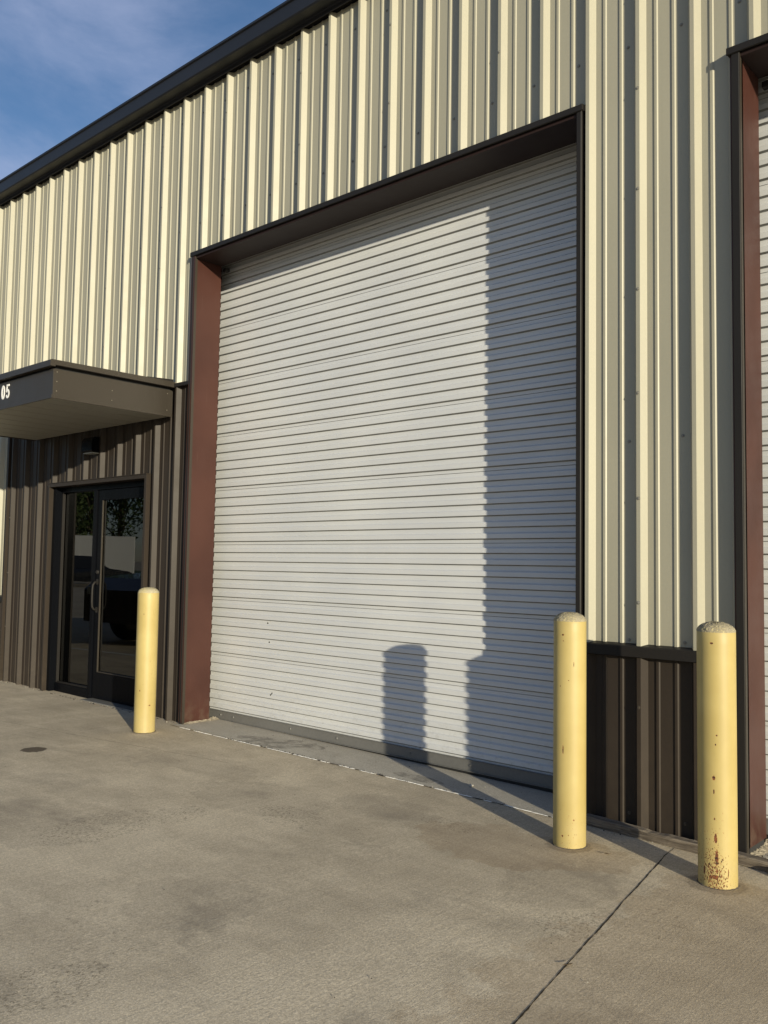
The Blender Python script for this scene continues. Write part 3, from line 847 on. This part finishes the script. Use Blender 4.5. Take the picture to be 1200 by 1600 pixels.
bollard('yellow bollard beside the glass entrance, clean with a smooth pale domed cap', -2.199, -0.425, 1.135, 0.083,
        [(-0.03, 0.93, 0.002, 0.008), (-0.045, 0.33, 0.004, 0.007), (0.036, 0.215, 0.007, 0.005), (0.03, 0.56, 0.002, 0.002), (-0.02, 0.38, 0.0015, 0.002), (0.045, 0.46, 0.0015, 0.003)], 0.03, 1, 0.15)
bollard('yellow bollard in front of the roll-up door right edge, lightly chipped', 1.614, -0.438, 1.150, 0.0815,
        [(-0.036, 1.045, 0.006, 0.0045), (-0.034, 1.015, 0.004, 0.002), (-0.034, 0.48, 0.0030, 0.022), (-0.036, 0.06, 0.004, 0.005), (0.022, 0.14, 0.004, 0.004), (0.02, 0.90, 0.0015, 0.012), (-0.006, 0.82, 0.003, 0.002), (-0.05, 0.79, 0.002, 0.003)], 0.065, 2, 0.75)
bollard('yellow bollard nearest the second roll-up door with heavy rust patches at its foot', 2.355, -0.434, 1.148, 0.0835,
        [(-0.020, 1.062, 0.008, 0.0045), (-0.014, 0.475, 0.0065, 0.009), (-0.014, 0.415, 0.003, 0.010), (-0.012, 0.30, 0.003, 0.006), (-0.008, 0.215, 0.007, 0.020), (-0.004, 0.135, 0.007, 0.03), (-0.01, 0.05, 0.014, 0.009), (-0.006, 0.62, 0.003, 0.004), (-0.002, 0.66, 0.004, 0.004), (0.045, 0.07, 0.002, 0.020), (-0.06, 0.07, 0.004, 0.02)], 0.14, 3, 0.85)

# ------------------------------------------------------------------ small things on the ground
m = MB()
r3 = random.Random(11)
P0 = Vector((1.50, -0.064)); P1 = Vector((2.60, -0.118))
n = 44; sec = [(-0.026, 0.0), (-0.028, 0.038), (-0.023, 0.044), (0.024, 0.045), (0.029, 0.038), (0.029, 0.0)]
prev = None
for i in range(n + 1):
    t_ = i / n; c = P0.lerp(P1, t_); z = G(c.x) + 0.004
    nick = 0.006 if (0.32 < t_ < 0.42) else 0
    ring = [m.bm.verts.new((c.x + r3.uniform(-.0015, .0015), c.y + a + r3.uniform(-.0012, .0012), z + b - (nick if b > .03 else 0) * r3.uniform(0.3, 1) + (r3.uniform(-.0012, .0012) if b > 0 else 0))) for a, b in sec]
    if prev:
        for k in range(len(sec)): m.bm.faces.new((prev[k], prev[(k + 1) % len(sec)], ring[(k + 1) % len(sec)], ring[k]))
    else: m.bm.faces.new(ring[::-1])
    prev = ring
m.bm.faces.new(prev)
bmesh.ops.recalc_face_normals(m.bm, faces=m.bm.faces)
tag(m.build('timber_board', M['wood']), 'long weathered grey timber board lying against the foot of the brown wall', 'board')

def rock(x, y, z, r, label, cat, mat, name, flat=0.6, seed=0):
    rr = random.Random(seed); tb = bmesh.new(); bmesh.ops.create_icosphere(tb, subdivisions=2, radius=r)
    for v in tb.verts:
        v.co *= rr.uniform(0.8, 1.15); v.co.z *= flat
    m = MB(); m.merge(tb)
    return tag(m.build(name, mat, loc=(x, y, z)), label, cat)
rock(0.615, 0.10, G(0.6) + 0.009, 0.017, 'pale stone on the door slab just left of the chipped bollard', 'stone', M['pebble'], 'pebble', 0.6, 3)
rock(2.415, 0.02, G(2.4) + 0.010, 0.016, 'grey stone on the slab edge below the second roll-up door', 'stone', M['pebble'], 'pebble', 0.6, 5)
def litter(x, y, rz, L, seed, label):
    rr = random.Random(seed); m = MB()
    pts = [(-L, 0), (-L * .5, L * .28), (0, L * .36), (L * .6, L * .22), (L, 0), (L * .5, -L * .25), (-L * .3, -L * .3)]
    top = [m.bm.verts.new((a, b, 0.004 + rr.uniform(0, .005) + 0.004 * abs(a / L))) for a, b in pts]
    bot = [m.bm.verts.new((v.co.x, v.co.y, v.co.z - 0.0012)) for v in top]
    m.bm.faces.new(top); m.bm.faces.new(bot[::-1])
    for k in range(len(pts)): m.bm.faces.new((top[k], bot[k], bot[(k + 1) % len(pts)], top[(k + 1) % len(pts)]))
    o = m.build('dead_leaf', M['leaf_litter'], loc=(x, y, G(x) + 0.001)); o.rotation_euler = (0, 0, rz)
    return tag(o, label, 'leaf')
litter(2.285, -1.62, 1.1, 0.02, 4, 'dry leaf caught on the sawn joint in the near concrete')
litter(1.83, -0.455, 0.4, 0.016, 1, 'small dry leaf on the concrete between the two right bollards')
m = MB()
m.prism([(-0.02, 0), (0.03, 0.0), (0.034, 0.028), (0.01, 0.036), (-0.022, 0.02)], 'y', -0.02, 0.02)
tag(m.build('plastic_scrap', M['blue_plastic'], loc=(2.517, -0.165, G(2.5) + 0.003)), 'light blue plastic scrap at the end of the timber board', 'scrap')
# debris along the joint and wall foot: nobody could count it
m = MB(); r4 = random.Random(21)
def crumb(x, y, r):
    tb = bmesh.new(); bmesh.ops.create_icosphere(tb, subdivisions=1, radius=r)
    for v in tb.verts: v.co *= r4.uniform(0.6, 1.2)
    m.merge(tb, 0 if r4.random() < 0.75 else 1, Matrix.Translation((x, y, G(x) + 0.006)))
for i in range(170):
    x_ = r4.choice([r4.uniform(-2.2, 1.45), r4.gauss(-1.45, 0.1), r4.gauss(-0.1, 0.25), r4.gauss(-0.75, 0.15)])
    if -2.25 < x_ < 1.45: crumb(x_, jy(x_) + r4.uniform(-0.006, 0.012), r4.uniform(0.0015, 0.005))
for i in range(110): crumb(r4.uniform(-5.4, -2.3), r4.uniform(-0.085, -0.04), r4.uniform(0.002, 0.006))
for i in range(26): crumb(r4.uniform(-2.2, 1.3), r4.uniform(0.0, 0.33), r4.uniform(0.0012, 0.003))
for i in range(45): crumb(r4.uniform(2.34, 2.6), r4.uniform(-0.08, 0.3), r4.uniform(0.002, 0.008))
for i in range(20): crumb(r4.uniform(1.5, 2.3), r4.uniform(-0.14, -0.1), r4.uniform(0.002, 0.004))
for i in range(60): crumb(r4.uniform(-2, 2.4), r4.uniform(-2.4, -0.2), r4.uniform(0.001, 0.0025))
tag(m.build('grit', [M['grime'], M['pebble']]), 'dark grit and crumbs gathered along the concrete joint', 'grit', kind='stuff')

# ------------------------------------------------------------------ across the yard (seen mirrored in the entrance glass)
M['carpaint'] = NT('black_car_paint').out((0.012, 0.013, 0.016), 0.18)
M['carpaint'].node_tree.nodes['Principled BSDF'].inputs['Coat Weight'].default_value = 1.0
M['carglass'] = NT('car_glass').out((0.02, 0.022, 0.025), 0.03)
M['tyre'] = NT('tyre').out((0.02, 0.02, 0.02), 0.8)
M['trailer'] = painted_metal('white_trailer_skin', (0.60, 0.60, 0.58), 0.4, 0.03, 0.2)
def car(name, label, x, y, rz, L, W, H, suv):
    c = empty(name, (x, y, G(x)), rz); tag(c, label, 'car')
    h1 = H * (0.60 if suv else 0.56)
    if suv: side = [(-L / 2, .38), (-L / 2, h1), (-L / 2 + .08, h1 + .05), (-L * .44, H * .93), (-L * .36, H), (L * .08, H), (L * .24, h1 + .07), (L * .45, h1 - .02), (L * .5, h1 - .2), (L * .5, .35), (0, .28)]
    else: side = [(-L / 2, .35), (-L / 2, h1), (-L * .38, h1 + .08), (-L * .22, H * .96), (-L * .1, H), (L * .06, H * .98), (L * .23, h1 + .06), (L * .43, h1 - .08), (L * .5, h1 - .25), (L * .5, .3), (0, .25)]
    bm = bmesh.new(); rings = []
    for (yy, ins) in ((-W / 2, 0.0), (-W / 2 + .03, 1), (W / 2 - .03, 1), (W / 2, 0.0)):
        pass
    lay = [(-1.0, 0.0), (-0.97, 0.5), (0.97, 0.5), (1.0, 0.0)]
    for s, f in lay:
        ring = []
        for (a, z) in side:
            tum = max(0, (z - h1) / (H - h1)) * 0.2 if z > h1 else 0
            shrink = 0.0 if f else 0.03
            ring.append(bm.verts.new((a * (1 - shrink * .5), s * (W / 2 - tum), z - (shrink if z > .6 else -shrink))))
        rings.append(ring)
    nn = len(side)
    for a, b in zip(rings[:-1], rings[1:]):
        for k in range(nn): bm.faces.new((a[k], a[(k + 1) % nn], b[(k + 1) % nn], b[k]))
    bm.faces.new(rings[0]); bm.faces.new(rings[-1][::-1])
    bmesh.ops.recalc_face_normals(bm, faces=bm.faces)
    mb = MB(); mb.merge(bm); mb.build('body', M['carpaint'], c)
    g0, g1 = (-L * .42, L * .2) if suv else (-L * .30, L * .17)
    for s in (-1, 1):
        mb = MB()
        yb_, yt_ = s * (W / 2 + .004 - 0.02), s * (W / 2 + .004 - 0.175)
        q = [(g0, yb_, h1 + .06), (g1, yb_, h1 + .06), (g1 - .55 if not suv else g1 - .42, yt_, H - .08), (g0 + (.35 if not suv else .10), yt_, H - .08)]
        q2 = [(a, b - s * .02, z) for a, b, z in q]
        mb.face(q); mb.face(q2[::-1])
        for k in range(4): mb.face([q[k], q2[k], q2[(k + 1) % 4], q[(k + 1) % 4]])
        mb.build('window', M['carglass'], c)
    for sx in (-.31, .31):
        for s in (-1, 1):
            mb = MB(); rw = .36 if suv else .32
            mb.lathe([(rw * .6, -.1), (rw * .95, -.11), (rw, -.08), (rw, .08), (rw * .95, .11), (rw * .6, .1)], 28, mat=Matrix.Translation((sx * L, s * (W / 2 - .08), rw)) @ Matrix.Rotation(R(90), 4, 'X'))
            tw = mb.build('tyre', M['tyre'], c)
            mb = MB(); mb.lathe([(0, -.09), (rw * .2, -.1), (rw * .58, -.07), (rw * .6, 0), (rw * .58, .07), (rw * .2, .1), (0, .09)], 10, smooth=False, mat=Matrix.Translation((sx * L, s * (W / 2 - .08), rw)) @ Matrix.Rotation(R(90), 4, 'X'))
            mb.build('rim', M['steel'], tw)
    for s in (-1, 1):
        mb = MB(); mb.box(L * .5 - .06, L * .5 + .005, s * W * .36 - .16, s * W * .36 + .16, h1 - .28, h1 - .16, .01); mb.build('headlight', M['lens'], c)
    return c
car('parked_suv', 'black parked SUV mirrored in the right glass of the entrance door', -8.15, -4.95, R(84), 4.7, 1.9, 1.75, True)
car('parked_sedan', 'dark parked sedan mirrored in front of the white trailer', -34.6, -17.0, R(-58), 4.7, 1.82, 1.48, False)
tr = empty('enclosed_trailer', (-39.0, -17.3, G(-39)), R(120)); tag(tr, 'white enclosed trailer with a side door, mirrored in the entrance glass', 'trailer')
m = MB(); m.box(-4.3, 4.3, -1.1, 1.1, 0.5, 2.52, 0.05); tb_ = m.build('trailer_body', M['trailer'], tr)
m = MB(); m.box(-1.55, -0.75, -1.13, -1.101, 0.62, 2.2, 0.01); dr = m.build('side_door', M['trailer'], tb_)
m = MB(); m.box(4.301, 5.4, -0.06, 0.06, 0.42, 0.52, 0.01); m.build('hitch', M['aluminium'], tr)
for sx in (-.5, .5):
    for s in (-1, 1):
        mb = MB(); mb.lathe([(.0, -.1), (.2, -.11), (.34, -.1), (.35, 0), (.34, .1), (.2, .11), (0, .1)], 24, mat=Matrix.Translation((sx, s * 1.0, .35)) @ Matrix.Rotation(R(90), 4, 'X'))
        mb.build('tyre', M['tyre'], tr)
# painted parking stripe
def quad_on_ground(x0, y0, x1, y1, w_, name, mat):
    m = MB(); a = Vector((x0, y0)); b = Vector((x1, y1)); d = (b - a).normalized(); n_ = Vector((-d.y, d.x)) * w_ / 2
    m.face([(p.x, p.y, G(p.x) + 0.004) for p in (a - n_, b - n_, b + n_, a + n_)])
    return tag(m.build(name, mat), kind='structure')
quad_on_ground(-8.6, -1.9, -6.1, -2.35, 0.1, 'parking_stripe', M['stripe'])
# grass verge and trees beyond
m = MB(); m.face([(-110, -60, G(-50) + .004), (-24, -60, G(-50) + .004), (-24, -26, G(-50) + .004), (-110, -26, G(-50) + .004)])
tag(m.build('grass_verge', M['grass']), kind='structure')
def tree_meshes(seed, h):
    rr = random.Random(seed); tk = MB()
    tk.tube([(0, 0, -.1), (rr.uniform(-.1, .1), 0, h * .2), (rr.uniform(-.3, .3), rr.uniform(-.2, .2), h * .5), (rr.uniform(-.4, .4), 0, h * .85)], [.28, .2, .13, .03], 8)
    cl = []
    for i in range(16):
        a = rr.uniform(0, 6.28); q = rr.uniform(.1, 1) * h * .33; z = h * rr.uniform(.32, .95); q *= math.sin(math.pi * min(1, max(.15, (z / h - .2) / .85)))
        c = Vector((math.cos(a) * q, math.sin(a) * q, z)); cl.append((c, rr.uniform(.10, .17) * h))
        tk.tube([(0, 0, z * .6), tuple(c * .6 + Vector((0, 0, z * .28))), tuple(c)], [.09, .05, .02], 5)
    cr = MB()
    for c, rad in cl:
        for i in range(170):
            d = Vector((rr.gauss(0, 1), rr.gauss(0, 1), rr.gauss(0, .8))).normalized() * rad * rr.uniform(.55, 1.05)
            p = c + d; s = rr.uniform(.10, .22); u = Vector((rr.gauss(0, 1), rr.gauss(0, 1), rr.gauss(0, 1))).normalized(); v = u.orthogonal().normalized()
            cr.face([p + u * s, p + v * s * .5, p - u * s, p - v * s * .5])
    return tk, cr
tp = None
tk, cr = tree_meshes(4, 9.5)
tp = empty('leafy_tree', (-58, -33, G(-50))); tk.build('trunk', M['bark'], tp); cr.build('crown', M['leaf'], tp)
spots_t = [(-58, -33, 1.0, 0), (-66, -35, 1.15, 1.2), (-50.5, -32, 0.95, 2.5), (-74, -38, 1.2, 4), (-44, -33, 0.85, 5), (-83, -41, 1.1, 0.6), (-37.5, -34, 0.9, 3.3)]
words = ['mid-sized round tree third', 'tall tree second', 'lower tree fourth', 'broad tree first', 'small tree fifth', 'far tree at the left end', 'short tree at the right end']
words = ['leafy tree on the verge behind the left half of the trailer', 'tall leafy tree beyond the trailer, left of its middle', 'leafy tree on the verge behind the right half of the trailer',
         'broadest leafy tree of the far verge', 'smallest leafy tree, right of the trailer on the verge', 'leafy tree at the far left end of the verge row', 'leafy tree at the right end of the verge row']
for i, (x_, y_, s_, rz_) in enumerate(spots_t):
    o = tp if i == 0 else copy_tree(tp)
    o.location = (x_, y_, G(-50)); o.scale = (s_, s_, s_ * random.uniform(.95, 1.1)); o.rotation_euler = (0, 0, rz_)
    tag(o, words[i], 'tree', 'trees on the verge across the yard')
